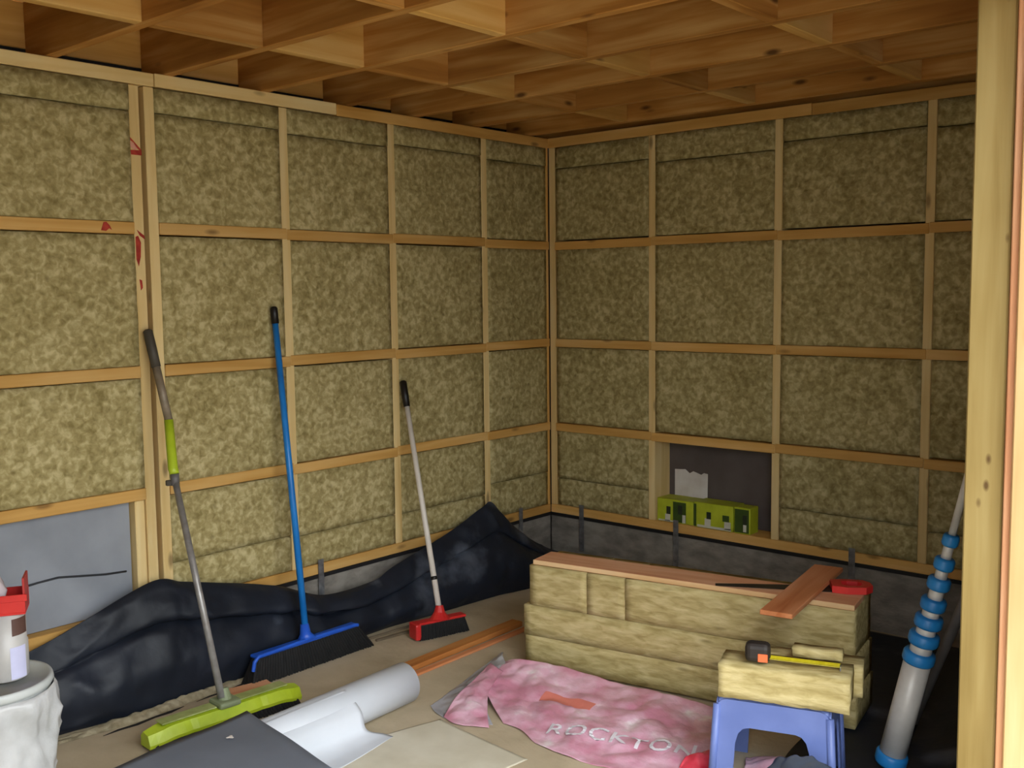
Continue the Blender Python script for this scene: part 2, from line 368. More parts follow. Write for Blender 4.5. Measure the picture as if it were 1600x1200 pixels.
# ------------------------------------------------------------------ stone wool batts between the timbers
def batt_mesh(wd, th, ht, seed, amp=0.006, bulge=0.003, step=0.03, rag=0.002, front=True, rimd=0.003):
    bm = bmesh.new(); bmesh.ops.create_cube(bm, size=1.0)
    nx = max(3, int(wd/step)); nz = max(2, int(ht/step)); ny = max(2, int(th/step/1.5))
    def cut(axis, n):
        for i in range(1, n):
            co = Vector((0,0,0)); co[axis] = -0.5 + i/n; no = Vector((0,0,0)); no[axis] = 1
            bmesh.ops.bisect_plane(bm, geom=bm.verts[:]+bm.edges[:]+bm.faces[:], plane_co=co, plane_no=no)
    cut(0, nx); cut(2, nz); cut(1, ny)
    s = Vector((seed*7.3 % 50, seed*3.9 % 50, seed*1.3 % 50))
    for v in bm.verts:
        x, y, z = v.co; p = Vector((x*wd, y*th, z*ht))
        ex = 0.5-abs(x); ez = 0.5-abs(z); q = p*9 + s
        n1 = noise.noise(q); n2 = noise.noise(q*3.1); n3 = noise.noise(q*0.4)
        if y < -0.49:
            rim = math.exp(-min(ex*wd, ez*ht)/0.008)
            p.y -= bulge*(1-rim) + (n1*amp + n2*amp*0.5 + n3*amp)*(1-rim) + rim*rimd
        elif not front and y > 0.49: p.y += n1*amp
        if ex < 0.01: p.x -= math.copysign(rag*(0.6+0.9*n2), x)
        if ez < 0.01: p.z -= math.copysign(rag*(0.6+0.9*noise.noise(q*3.3+Vector((9,2,1)))), z)
        v.co = p
    return bm

ORD = ['first', 'second', 'third', 'fourth', 'fifth']
ROWN = ['bottom row', 'third row down', 'second row down', 'top row']
def batt(x0, x1, z0, z1, wall, seed, label, grp, recess=0.004):
    wd = x1-x0-0.003; ht = z1-z0-0.003; th = 0.095
    bm = batt_mesh(wd, th, ht, seed)
    xc = (x0+x1)/2; zc = (z0+z1)/2
    if wall == 'L': o = put('insulation_batt', bm, BATT, None, (-recess-th/2, xc, zc), (0,0,PI/2), smooth=True)
    else: o = put('insulation_batt', bm, BATT, None, (xc, recess+th/2, zc), (0,0,0), smooth=True)
    tag(o, label, 'insulation', grp)
    return o
sd = 1
# left wall
bays = [(LS[0]+HW, -0.0205), (LS[1]+HW, LS[0]-HW), (LS[2]+HW, LS[1]-HW), (LS[3]+HW, LS[2]-HW), (LS[5]+HW, LS[4]-HW)]
bn = ['narrow bay beside corner', 'second bay from corner', 'bay right of blue pole', 'bay right of double stud', 'bay at photo border']
strip = [2.105, 2.115, 2.10, 2.112, 2.108]
seam = [0.50, 0.455, 0.46, 0.47, None]
for b, (y0, y1) in enumerate(bays):
    for r, (z0, z1) in enumerate(ROWS):
        if r == 3:
            batt(y0, y1, z0, strip[b]-0.0005, 'L', sd, 'left wall stone wool batt, %s, top row' % bn[b], 'stone wool batts in the left wall'); sd += 1
            batt(y0, y1, strip[b], z1, 'L', sd, 'thin left wall wool strip under top plate, %s' % bn[b], 'stone wool batts in the left wall', recess=0.001); sd += 1
        elif r == 0:
            if seam[b] is None: continue
            batt(y0, y1, seam[b]+0.0008, z1, 'L', sd, 'left wall stone wool batt, %s, bottom row above seam' % bn[b], 'stone wool batts in the left wall'); sd += 1
            batt(y0, y1, z0, seam[b]-0.0008, 'L', sd, 'left wall stone wool piece, %s, lowest below seam' % bn[b], 'stone wool batts in the left wall', recess=0.007); sd += 1
        else:
            batt(y0, y1, z0, z1, 'L', sd, 'left wall stone wool batt, %s, %s' % (bn[b], ROWN[r]), 'stone wool batts in the left wall'); sd += 1
batt(-3.52+HW, LS[5]-HW-0.001, 0.327, 2.19, 'L', 99, 'stone wool batt of the left wall just beyond the left photo border', 'stone wool batts in the left wall')
# back wall
bays = [(0.046, RS[1]-HW+0.001), (RS[1]+HW, RS[2]-HW+0.001), (RS[2]+HW, RS[3]-HW+0.001), (RS[3]+HW, RS[4]-HW+0.001)]
bn = ['bay beside corner', 'bay of open niche', 'bay right of open niche', 'dark bay beside timber post']
strip = [2.09, 2.07, 2.10, 2.09]; seam = [0.47, None, 0.475, 0.46]
for b, (x0, x1) in enumerate(bays):
    for r, (z0, z1) in enumerate(ROWS):
        if r == 3:
            batt(x0, x1, z0, strip[b]-0.0005, 'B', sd, 'back wall stone wool batt, %s, top row' % bn[b], 'stone wool batts in the back wall'); sd += 1
            batt(x0, x1, strip[b], z1, 'B', sd, 'thin back wall wool strip under top plate, %s' % bn[b], 'stone wool batts in the back wall', recess=0.001); sd += 1
        elif r == 0:
            if seam[b] is None: continue
            batt(x0, x1, seam[b]+0.0008, z1, 'B', sd, 'back wall stone wool batt, %s, bottom row above seam' % bn[b], 'stone wool batts in the back wall'); sd += 1
            batt(x0, x1, z0, seam[b]-0.0008, 'B', sd, 'back wall stone wool piece, %s, lowest below seam' % bn[b], 'stone wool batts in the back wall', recess=0.007); sd += 1
        else:
            batt(x0, x1, z0, z1, 'B', sd, 'back wall stone wool batt, %s, %s' % (bn[b], ROWN[r]), 'stone wool batts in the back wall'); sd += 1

# left niche: bare grey board with a wandering cracked line modelled as a dark tube
nb = tag(box('backing_board', -0.060, -0.045, LS[5]+HW+0.002, LS[4]-HW-0.045, 0.327, 0.721, FIBRE, bevel=0.001), 'bare grey board filling the open niche low in the left wall', 'board')
beam('jamb_strip', -TH+0.03, -0.012, LS[4]-HW-0.040, LS[4]-HW-0.002, 0.3255, 0.723, WOOD_STUD, WL)
tag(tube('board_crack', [(-0.041,-2.402,0.468),(-0.040,-2.48,0.474),(-0.041,-2.56,0.486),(-0.040,-2.65,0.500),(-0.041,-2.72,0.497),(-0.040,-2.80,0.49),(-0.041,-2.90,0.488)], 0.0035, plain('black_crack_line', (40,42,46))), 'thin dark cracked line running across the grey board in the left niche', 'board_crack')

# right niche: label on the dark board and three green boxes on the bottom plate
PAPER = mat_noise('white_label', (206,196,186), (226,220,214), scale=9, rough=0.8)
bm = bmesh.new()
out = [(0,0),(0.185,0.0),(0.187,0.125),(0.165,0.128),(0.150,0.118),(0.120,0.127),(0.105,0.131),(0.085,0.119),(0.060,0.137),(0.030,0.134),(0.0,0.132)]
f = bm.faces.new([bm.verts.new((a, 0, b)) for a, b in out]); r = bmesh.ops.extrude_face_region(bm, geom=[f])
bmesh.ops.translate(bm, verts=[v for v in r['geom'] if isinstance(v, bmesh.types.BMVert)], vec=(0, 0.001, 0))
tag(put('paper_label', bm, PAPER, None, (0.688, 0.1375, 0.435)), 'torn white paper label on the dark board in the back wall niche', 'label')
GREEN = mat_noise('lime_box_card', (172,182,36), (196,206,50), scale=12, rough=0.55)
GREEND = plain('dark_green_print', (62,84,26), 0.6); WHITEP = plain('white_print', (216,214,196), 0.6)
DKP = plain('dark_print', (44,52,34), 0.6)
def small_box(x0, x1, y0, y1, z1, label, prints):
    e = empty('green_box', ((x0+x1)/2, (y0+y1)/2, 0.325)); tag(e, label, 'box', 'lime green boxes in the back wall niche')
    box('carton', x0, x1, y0, y1, 0.3255, z1, GREEN, e, bevel=0.003)
    for (a0, a1, b0, b1, m) in prints:
        box('printed_panel' if m is GREEND else 'printed_mark', x0+a0, x0+a1, y0-0.0012-(0.0006 if m is not GREEND else 0), y0-0.0003, 0.3255+b0, 0.3255+b1, m, e, bevel=0)
small_box(0.664, 0.868, 0.012, 0.125, 0.440, 'leftmost lime green box in the niche, two dark plant pictures', [(0.092,0.165,0.006,0.105,GREEND),(0.055,0.078,0.04,0.078,DKP),(0.048,0.076,0.004,0.04,WHITEP),(0.12,0.145,0.045,0.09,DKP),(0.145,0.163,0.006,0.045,WHITEP),(0.01,0.10,0.003,0.010,WHITEP)])
small_box(0.876, 1.085, 0.006, 0.12, 0.447, 'middle and widest lime green box in the niche', [(0.0,0.014,0.004,0.112,GREEND),(0.07,0.094,0.046,0.080,DKP),(0.060,0.092,0.014,0.048,WHITEP),(0.155,0.19,0.045,0.075,GREEND),(0.165,0.198,0.008,0.045,WHITEP),(0.02,0.20,0.003,0.014,WHITEP)])
small_box(1.093, 1.175, 0.004, 0.085, 0.450, 'rightmost and narrowest lime green box, its bright side turned right', [(0.004,0.076,0.006,0.116,GREEND),(0.045,0.066,0.045,0.09,DKP),(0.048,0.064,0.012,0.045,WHITEP)])

# ------------------------------------------------------------------ black plastic membrane folded up along the left wall
top = [(.035,-2.98,.262),(.035,-2.771,.300),(.035,-2.615,.348),(.035,-2.349,.431),(.04,-2.23,.405),(.04,-2.114,.376),(.05,-1.825,.300),(.07,-1.602,.214),(.075,-1.338,.212),(.07,-1.20,.252),(.05,-.838,.330),(.045,-.60,.408),(.045,-.52,.423),(.07,-.426,.310),(.12,-.24,.165),(.22,-.10,.10)]
bot = [(.06,-2.98,.004),(.07,-2.72,.004),(.09,-2.60,.004),(.11,-2.35,.004),(.11,-2.23,.004),(.11,-2.11,.004),(.11,-1.8,.004),(.11,-1.58,.004),(.10,-1.33,.004),(.12,-1.1,.004),(.14,-.85,.004),(.16,-.64,.004),(.18,-.55,.004),(.22,-.38,.004),(.30,-.26,.004),(.42,-.18,.004)]
def mixrow(t, dx, extra=None):
    r = []
    for i, (a, b) in enumerate(zip(bot, top)):
        p = Vector(a)*(1-t) + Vector(b)*t; p.x += dx*(extra[i] if extra else 1); r.append(p)
    return r
fold = [0,.1,.3,.6,1,1,1,1,1,.8,.5,.3,.3,.5,.3,0]
rows = [mixrow(0, .02), mixrow(.12, .035), mixrow(.35, .055), mixrow(.58, .03), mixrow(.66, .005), mixrow(.70, .05, fold), mixrow(.80, .045, fold), mixrow(.93, .02, fold), mixrow(1, 0)]
o, msurf = sheet('plastic_membrane', rows, 190, 60, POLY, amp=0.012, fs=6.0, seed=3, thick=0.002, zmin=0.003, edge=0.15)
tag(o, 'black plastic membrane draped along the foot of the left wall', 'plastic sheet')
# dark heap in the right corner
rows = [[(1.66,-.03,.006),(1.95,-.03,.008),(2.25,-.03,.02),(2.62,-.03,.03)],[(1.86,-.30,.005),(2.05,-.30,.008),(2.35,-.25,.12),(2.62,-.22,.10)],[(2.00,-.70,.002),(2.28,-.68,.006),(2.48,-.6,.14),(2.62,-.6,.12)],
        [(1.99,-1.02,.002),(2.30,-1.02,.006),(2.48,-1.0,.06),(2.62,-1.0,.07)],[(2.02,-1.36,.002),(2.36,-1.38,.005),(2.48,-1.38,.02),(2.62,-1.36,.02)],[(2.12,-1.52,.002),(2.36,-1.52,.005),(2.48,-1.52,.01),(2.62,-1.50,.01)]]
o, _ = sheet('plastic_membrane', rows, 60, 60, POLY, amp=0.016, fs=6, seed=11, thick=0.001, zmin=0.0025, ampf=lambda u, v: 0.08 + 0.92*max(0, min(1, (u-0.45)*4)))
tag(o, 'black plastic sheet heaped in the dark right corner behind the stool', 'plastic sheet')
SMOKE = mat_noise('smoky_polythene', (36,41,50), (62,69,82), scale=7, rough=0.3, bump=0.1, bscale=30)
rows = [[(2.06,-1.665,.004),(2.14,-1.64,.03),(2.23,-1.615,.03),(2.33,-1.57,.004)],[(2.06,-1.70,.05),(2.14,-1.675,.15),(2.24,-1.64,.18),(2.36,-1.60,.10)],
        [(2.08,-1.78,.04),(2.18,-1.76,.13),(2.28,-1.72,.15),(2.40,-1.67,.06)],[(2.14,-1.88,.004),(2.24,-1.87,.004),(2.34,-1.83,.004),(2.44,-1.77,.004)]]
o, _ = sheet('plastic_bag', rows, 50, 40, SMOKE, amp=0.014, fs=14, seed=5, thick=0.001, zmin=0.003)
tag(o, 'crumpled smoky grey plastic bag at the front foot of the blue stool', 'plastic bag')

# ------------------------------------------------------------------ floor debris and the long timber
tag(box('floor_timber', 0, 0.001, 0, 0.001, 0, 0.001, WOOD_LARCH), 'x', 'x'); bpy.data.objects.remove(bpy.data.objects['floor_timber'])
def plank(name, p0, p1, wdt, th, mat, z0=0.0, z1=None, bevel=0.002):
    p0 = Vector((p0[0], p0[1], z0)); p1 = Vector((p1[0], p1[1], z0 if z1 is None else z1)); d = p1-p0; L = d.length
    bm = bmesh.new(); add_box(bm, -L/2, L/2, -wdt/2, wdt/2, 0, th, bevel)
    return put(name, bm, mat, None, (p0+p1)/2, (0, -math.asin(d.z/L), math.atan2(d.y, d.x)))
tag(plank('floor_timber', (0.585,-2.62), (0.53,-0.90), 0.058, 0.022, mat_wood('orange_batten', (160,92,40), (188,122,62), (208,148,86), knots=0.3, var=0.02)), 'long orange batten lying on the floor between brooms and white roll', 'batten')
tag(plank('floor_timber', (0.635,-2.60), (0.60,-0.92), 0.030, 0.010, WOOD_LARCH), 'thin reddish lath lying beside the long orange batten', 'batten')
tag(plank('wood_offcut', (0.235,-2.20), (0.275,-2.02), 0.07, 0.018, WOOD_PINK), 'small pinkish wood offcut on the floor behind the lime broom head', 'offcut')
STICK = mat_wood('weathered_stick', (96,84,66), (120,106,86), (142,128,106), knots=0.2)
tag(plank('wood_stick', (0.21,-1.44), (0.245,-1.16), 0.014, 0.010, STICK), 'grey weathered stick on the floor, the nearer one beside the blue broom', 'stick', 'grey sticks by the membrane')
tag(plank('wood_stick', (0.165,-1.47), (0.19,-1.10), 0.010, 0.010, STICK), 'grey weathered stick on the floor, the one touching the black membrane', 'stick', 'grey sticks by the membrane')
RUB = mat_noise('mortar_crumbs', (140,128,100), (178,166,138), scale=30, rough=0.95, bump=0.4)
rows = [[(.10,-2.80,.001),(.115,-2.47,.001),(.115,-2.23,.001),(.115,-1.98,.001)],[(.11,-2.81,.004),(.14,-2.48,.018),(.14,-2.25,.022),(.13,-1.975,.006)],[(.13,-2.82,.004),(.165,-2.5,.012),(.16,-2.27,.014),(.145,-1.975,.004)],[(.14,-2.83,.001),(.19,-2.52,.001),(.18,-2.29,.001),(.155,-1.97,.001)]]
o, _ = sheet('mortar_debris', rows, 90, 16, RUB, amp=0.006, fs=22, seed=8, thick=0, zmin=0.0006)
tag(o, 'ridge of dusty mortar crumbs on the floor along the black membrane', 'debris', kind='stuff')

# ------------------------------------------------------------------ brooms
LIME = mat_noise('lime_plastic', (156,178,26), (182,202,44), scale=10, rough=0.45)
LIMEG = mat_noise('dusty_lime_plastic', (140,150,84), (168,176,112), scale=18, rough=0.7)
DGRIP = plain('dark_grey_grip', (74,68,58), 0.6); ALU = mat_noise('grey_metal_tube', (130,126,122), (158,154,150), scale=25, rough=0.38, metallic=0.35)
ALU2 = mat_noise('dusty_grey_tube', (122,108,88), (146,132,112), scale=25, rough=0.5, metallic=0.1)
BRIS = mat_noise('black_bristles', (7,7,8), (18,17,17), scale=60, rough=0.8, stretch=(1,1,0.08), bump=0.6, bscale=80)
BLUE = mat_noise('blue_plastic', (22,112,190), (36,132,212), scale=6, rough=0.35)
BLUE2 = mat_noise('blue_frame_plastic', (28,82,190), (44,100,214), scale=6, rough=0.4)
BLACKP = plain('black_plastic_grip', (24,20,18), 0.45)
REDP = mat_noise('red_plastic', (190,32,34), (214,52,46), scale=8, rough=0.4)
WHT = plain('white_painted_tube', (226,218,206), 0.35)
def local_obj(name, bm, mat, root, loc, rot=(0,0,0), smooth=False): return put(name, bm, mat, root, Vector(loc)-root.location, rot, smooth)
def bristle_block(bm, L0, L1, w0, w1, z0, z1, n=60, jag=0.004, skew=0.0):
    """tufted block: wavy comb outline at the foot"""
    top = []; btm = []
    for s in (-1, 1):
        top.append([bm.verts.new((-L0/2 + L0*i/n, s*w0/2 + (0.0016 if i % 2 else -0.0016)*s, z1)) for i in range(n+1)])
        btm.append([bm.verts.new((-L1/2 + L1*i/n + skew, s*w1/2 + (0.004 if i % 2 else -0.003)*s, z0 + (random.random()*jag))) for i in range(n+1)])
    for i in range(n):
        bm.faces.new((top[0][i], top[0][i+1], btm[0][i+1], btm[0][i])); bm.faces.new((top[1][i+1], top[1][i], btm[1][i], btm[1][i+1]))
        bm.faces.new((top[0][i], top[1][i], top[1][i+1], top[0][i+1])); bm.faces.new((btm[0][i], btm[0][i+1], btm[1][i+1], btm[1][i]))
    for k in (0, n): bm.faces.new((top[0][k], btm[0][k], btm[1][k], top[1][k]))
random.seed(4)
# 1: lime push broom with telescopic grey pole
B1 = empty('push_broom', (0.44,-2.325,0.0)); tag(B1, 'lime green push broom with grey pole and lime grip, leaning on the double stud', 'broom')
def prof_loft(bm, stations):
    """stations: (x, [(y,z)...]) closed profile loft"""
    rings = [[bm.verts.new((x, y, z)) for y, z in pr] for x, pr in stations]; n = len(rings[0])
    for i in range(len(rings)-1):
        for k in range(n): bm.faces.new((rings[i][k], rings[i][(k+1) % n], rings[i+1][(k+1) % n], rings[i+1][k]))
    bm.faces.new(rings[0][::-1]); bm.faces.new(rings[-1])
ang1 = math.atan2(0.66, 0.0) ; H1 = (0.44, -2.325, 0.0)
rz1 = math.radians(86)
def head_prof(s, drop): # local: x along head, y away from the camera side(+y = left wall), z up
    return [(-0.046*s,0.030-drop),(-0.050*s,0.042-drop),(-0.030*s,0.072-drop),(0.020*s,0.078-drop),(0.044*s,0.062-drop),(0.046*s,0.030-drop)]
bm = bmesh.new()
st = []
for i in range(25):
    t = i/24; x = -0.285 + 0.57*t; a = abs(x)/0.285; s = 1 - 0.32*max(0, a-0.85)/0.15; dr = 0.016*max(0, a-0.72)/0.28
    rib = 0.94 if i in (6, 17) else 1.0
    st.append((x, head_prof(s*rib, dr)))
prof_loft(bm, st); local_obj('head', bm, LIME, B1, H1, (0,0,rz1))
bm = bmesh.new(); add_box(bm, -0.235, -0.04, -0.022, 0.030, 0.0765, 0.0815, 0.002); add_box(bm, 0.04, 0.235, -0.022, 0.030, 0.0765, 0.0815, 0.002)
local_obj('head_top', bm, LIMEG, B1, H1, (0,0,rz1))
bm = bmesh.new(); add_box(bm, -0.040, 0.040, -0.045, 0.040, 0.072, 0.094, 0.008, 2); tube_path(bm, [(0,0.0,0.085),(0,0.012,0.125)], [0.026,0.019]); local_obj('socket', bm, plain('grey_green_socket', (128,138,104), 0.6), B1, H1, (0,0,rz1))
bm = bmesh.new(); bristle_block(bm, 0.52, 0.55, 0.070, 0.095, 0.001, 0.040, n=90); local_obj('bristles', bm, BRIS, B1, H1, (0,0,rz1))
P = [Vector(v) for v in ((0.446,-2.34,0.10),(0.165,-2.315,0.815),(0.150,-2.312,0.852),(0.118,-2.302,1.022),(0.060,-2.308,1.208),(0.026,-2.315,1.335))]
tube('lower_pole', [P[0], P[1]], [0.0125,0.0115], ALU, B1)
tube('clamp', [P[1]-Vector((0,0,0.02)), P[1]+Vector((0,0,0.02))], [0.0155,0.0155], plain('grey_clamp', (104,100,98)), B1)
bm = bmesh.new(); add_box(bm, 0.150, 0.166, -2.345, -2.325, 0.795, 0.815, 0.003); bmesh.ops.translate(bm, verts=bm.verts, vec=-B1.location); put('clamp_lever', bm, DGRIP, B1)
tube('lime_grip', [P[1]+Vector((0,0,.02)), P[2], P[3]], [0.016,0.0175,0.016], LIME, B1)
tube('upper_pole', [P[3], P[4]], [0.0145,0.0145], ALU2, B1)
tube('end_grip', [P[4], P[4]*.5+P[5]*.5, P[5], P[5]+(P[5]-P[4]).normalized()*0.006], [0.0165,0.0175,0.0165,0.010], DGRIP, B1)
# 2: blue broom with black bristles
B2 = empty('floor_broom', (0.20,-1.80,0.0)); tag(B2, 'blue poled broom with long black bristles, leaning on the left wall', 'broom')
rz2 = math.radians(90)
bm = bmesh.new(); bristle_block(bm, 0.50, 0.60, 0.030, 0.075, 0.001, 0.100, n=90, skew=0.012); local_obj('bristles', bm, BRIS, B2, (0.205,-1.79,0), (math.radians(0),0,rz2))
bm = bmesh.new(); tube_path(bm, [(-0.262,-0.022,0.058),(-0.255,-0.022,0.090),(-0.235,-0.02,0.106),(0,-0.02,0.112),(0.235,-0.02,0.108),(0.25,-0.02,0.104)], 0.0075, 10)
add_box(bm, -0.245, 0.25, -0.022, 0.02, 0.098, 0.110, 0.003); local_obj('head_frame', bm, BLUE2, B2, (0.205,-1.80,0), (0,0,rz2))
bm = bmesh.new(); tube_path(bm, [(0.205,-1.795,0.106),(0.198,-1.795,0.128),(0.192,-1.794,0.165)], [0.040,0.022,0.0165]); bmesh.ops.translate(bm, verts=bm.verts, vec=-B2.location); put('socket', bm, BLUE2, B2, smooth=True)
tube('pole', [(0.196,-1.794,0.150),(0.030,-1.769,1.352)], [0.0135,0.0125], BLUE, B2)
tube('end_cap', [(0.031,-1.769,1.345),(0.0235,-1.7685,1.405),(0.0225,-1.768,1.412)], [0.0155,0.0150,0.010], BLACKP, B2)
# 3: short broom with white pole and red head
B3 = empty('floor_broom', (0.345,-1.21,0.0)); tag(B3, 'short broom with white pole, black grip and small red head', 'broom')
rz3 = math.radians(74)
bm = bmesh.new(); bristle_block(bm, 0.215, 0.245, 0.040, 0.075, 0.001, 0.066, n=50); local_obj('bristles', bm, BRIS, B3, (0.355,-1.20,0), (0,0,rz3))
bm = bmesh.new(); add_box(bm, -0.115, 0.115, -0.024, 0.024, 0.062, 0.074, 0.004); add_box(bm, -0.138, -0.112, -0.038, 0.030, 0.006, 0.074, 0.006, 2)
tube_path(bm, [(-0.005,0.0,0.07),(-0.003,0.004,0.098),(0,0.008,0.125)], [0.045,0.024,0.016]); local_obj('head', bm, REDP, B3, (0.355,-1.20,0), (0,0,rz3), False)
q0 = Vector((0.342,-1.198,0.118)); q1 = Vector((0.024,-1.082,1.062)); L = q1-q0
tube('pole', [q0, q0+L*0.9], [0.0125,0.0115], WHT, B3)
tube('pole_ring', [q0+L*0.115, q0+L*0.13], [0.0145,0.0145], BLACKP, B3)
tube('end_grip', [q0+L*0.885, q0+L*0.94, q1, q1+L.normalized()*0.005], [0.0145,0.0165,0.016,0.010], BLACKP, B3)

# ------------------------------------------------------------------ stack of slabs with boards
PD = Vector((0.985, 0.171, 0)).normalized(); PN = Vector((-PD.y, PD.x, 0)); prz = math.atan2(PD.y, PD.x)
P0 = Vector((0.895,-1.245,0))            # front left corner of the stack
def slab(name, u0, u1, v0, v1, z0, z1, seed, mat=BATT2, **k):
    bm = batt_mesh(u1-u0, v1-v0, z1-z0, seed, amp=0.0035, bulge=0.0, rag=0.0012, front=False, rimd=0.0015, **k)
    c = P0 + PD*(u0+u1)/2 + PN*(v0+v1)/2 + Vector((0,0,(z0+z1)/2))
    return put(name, bm, mat, None, c, (0,0,prz), smooth=True)
G = 'stone wool slabs stacked on the floor'
tag(slab('insulation_slab', -0.022, 1.235, 0.0, 0.26, 0.010, 0.125, 201), 'stone wool slab at the bottom of the big stack, behind the pink bag', 'insulation', G)
tag(slab('insulation_slab', -0.026, 1.23, -0.002, 0.26, 0.1265, 0.246, 202), 'stone wool slab in the middle of the big stack', 'insulation', G)
tag(slab('insulation_slab', 0.0, 0.246, 0.0, 0.25, 0.248, 0.405, 203), 'short stone wool piece on top of the stack at its left end', 'insulation', G)
tag(slab('insulation_slab', 0.2485, 0.403, -0.001, 0.25, 0.248, 0.405, 204), 'narrow stone wool piece on top of the stack, second from its left end', 'insulation', G)
tag(slab('insulation_slab', 0.405, 1.225, 0.0, 0.25, 0.248, 0.405, 205), 'long stone wool slab on top of the stack, under the cut board', 'insulation', G)
def wplank(name, u0, u1, v0, v1, z0, z1, mat, label, cat, rz=0, tilt=0):
    c = P0 + PD*(u0+u1)/2 + PN*(v0+v1)/2 + Vector((0,0,(z0+z1)/2)); bm = bmesh.new(); a=(u1-u0)/2; b=(v1-v0)/2; h=(z1-z0)/2
    add_box(bm, -a, a, -b, b, -h, h, 0.002); return tag(put(name, bm, mat, None, c, (tilt,0,prz+rz)), label, cat)
lb = empty('floor_board', P0+PD*0.62+PN*0.07+Vector((0,0,0.407)), prz); tag(lb, 'long pinkish board laid along the front edge of the wool stack', 'board')
bm = bmesh.new(); add_box(bm, -0.605, 0.605, -0.068, 0.075, 0.001, 0.020, 0.002); put('plank', bm, WOOD_PINK, lb)
bm = bmesh.new(); add_box(bm, -0.605, 0.605, -0.0695, -0.0675, 0.003, 0.0195, 0.0005); put('sawn_edge', bm, WOOD_RAW, lb)
# short cut board across the top: tilted, overhanging the front
c0 = Vector((1.965,-1.318,0.440)); c1 = Vector((1.865,-0.700,0.440))
d = (c1-c0); bm = bmesh.new(); add_box(bm, -d.length/2, d.length/2, -0.052, 0.052, 0, 0.016, 0.002)
tag(put('cut_board', bm, WOOD_LARCH, None, (c0+c1)/2-Vector((0,0,0.0070)), (0, 0, math.atan2(d.y, d.x))), 'short reddish brown board laid crosswise over the stack, overhanging its front', 'board')
# hand saw with a red handle beside it
HS = empty('hand_saw', (1.975,-0.905,0.4285), math.radians(38)); tag(HS, 'hand saw with red handle lying right of the crosswise board', 'saw')
bm = bmesh.new()
def ring2d(bm, outer, inner, z0, z1):
    n = len(outer); A = [[bm.verts.new((x, y, z)) for x, y in outer] for z in (z0, z1)]; B = [[bm.verts.new((x, y, z)) for x, y in inner] for z in (z0, z1)]
    for k in range(n):
        j = (k+1) % n
        bm.faces.new((A[0][k], A[0][j], A[1][j], A[1][k])); bm.faces.new((B[0][j], B[0][k], B[1][k], B[1][j]))
        bm.faces.new((A[1][k], A[1][j], B[1][j], B[1][k])); bm.faces.new((A[0][j], A[0][k], B[0][k], B[0][j]))
outer = [(-0.01,-0.04),(0.04,-0.055),(0.10,-0.05),(0.125,-0.02),(0.12,0.02),(0.10,0.045),(0.04,0.05),(-0.01,0.04)]
inner = [(0.025,-0.02),(0.045,-0.03),(0.080,-0.028),(0.095,-0.012),(0.092,0.010),(0.08,0.022),(0.045,0.026),(0.025,0.02)]
ring2d(bm, outer, inner, 0.0, 0.024); put('handle', bm, REDP, HS)
bm = bmesh.new(); vs = [(-0.40,-0.02),(-0.40,0.005),(-0.005,0.038),(-0.005,-0.038)]
f = bm.faces.new([bm.verts.new((x, y, 0.010)) for x, y in vs]); r = bmesh.ops.extrude_face_region(bm, geom=[f]); bmesh.ops.translate(bm, verts=bm.verts, vec=(0,0,-0.0085)); bmesh.ops.translate(bm, verts=[v for v in r['geom'] if isinstance(v, bmesh.types.BMVert)], vec=(0,0,0.0015))
HS.rotation_euler = (0,0,math.radians(30))
put('blade', bm, plain('dark_saw_steel', (40,38,38), 0.4, metallic=0.5), HS)

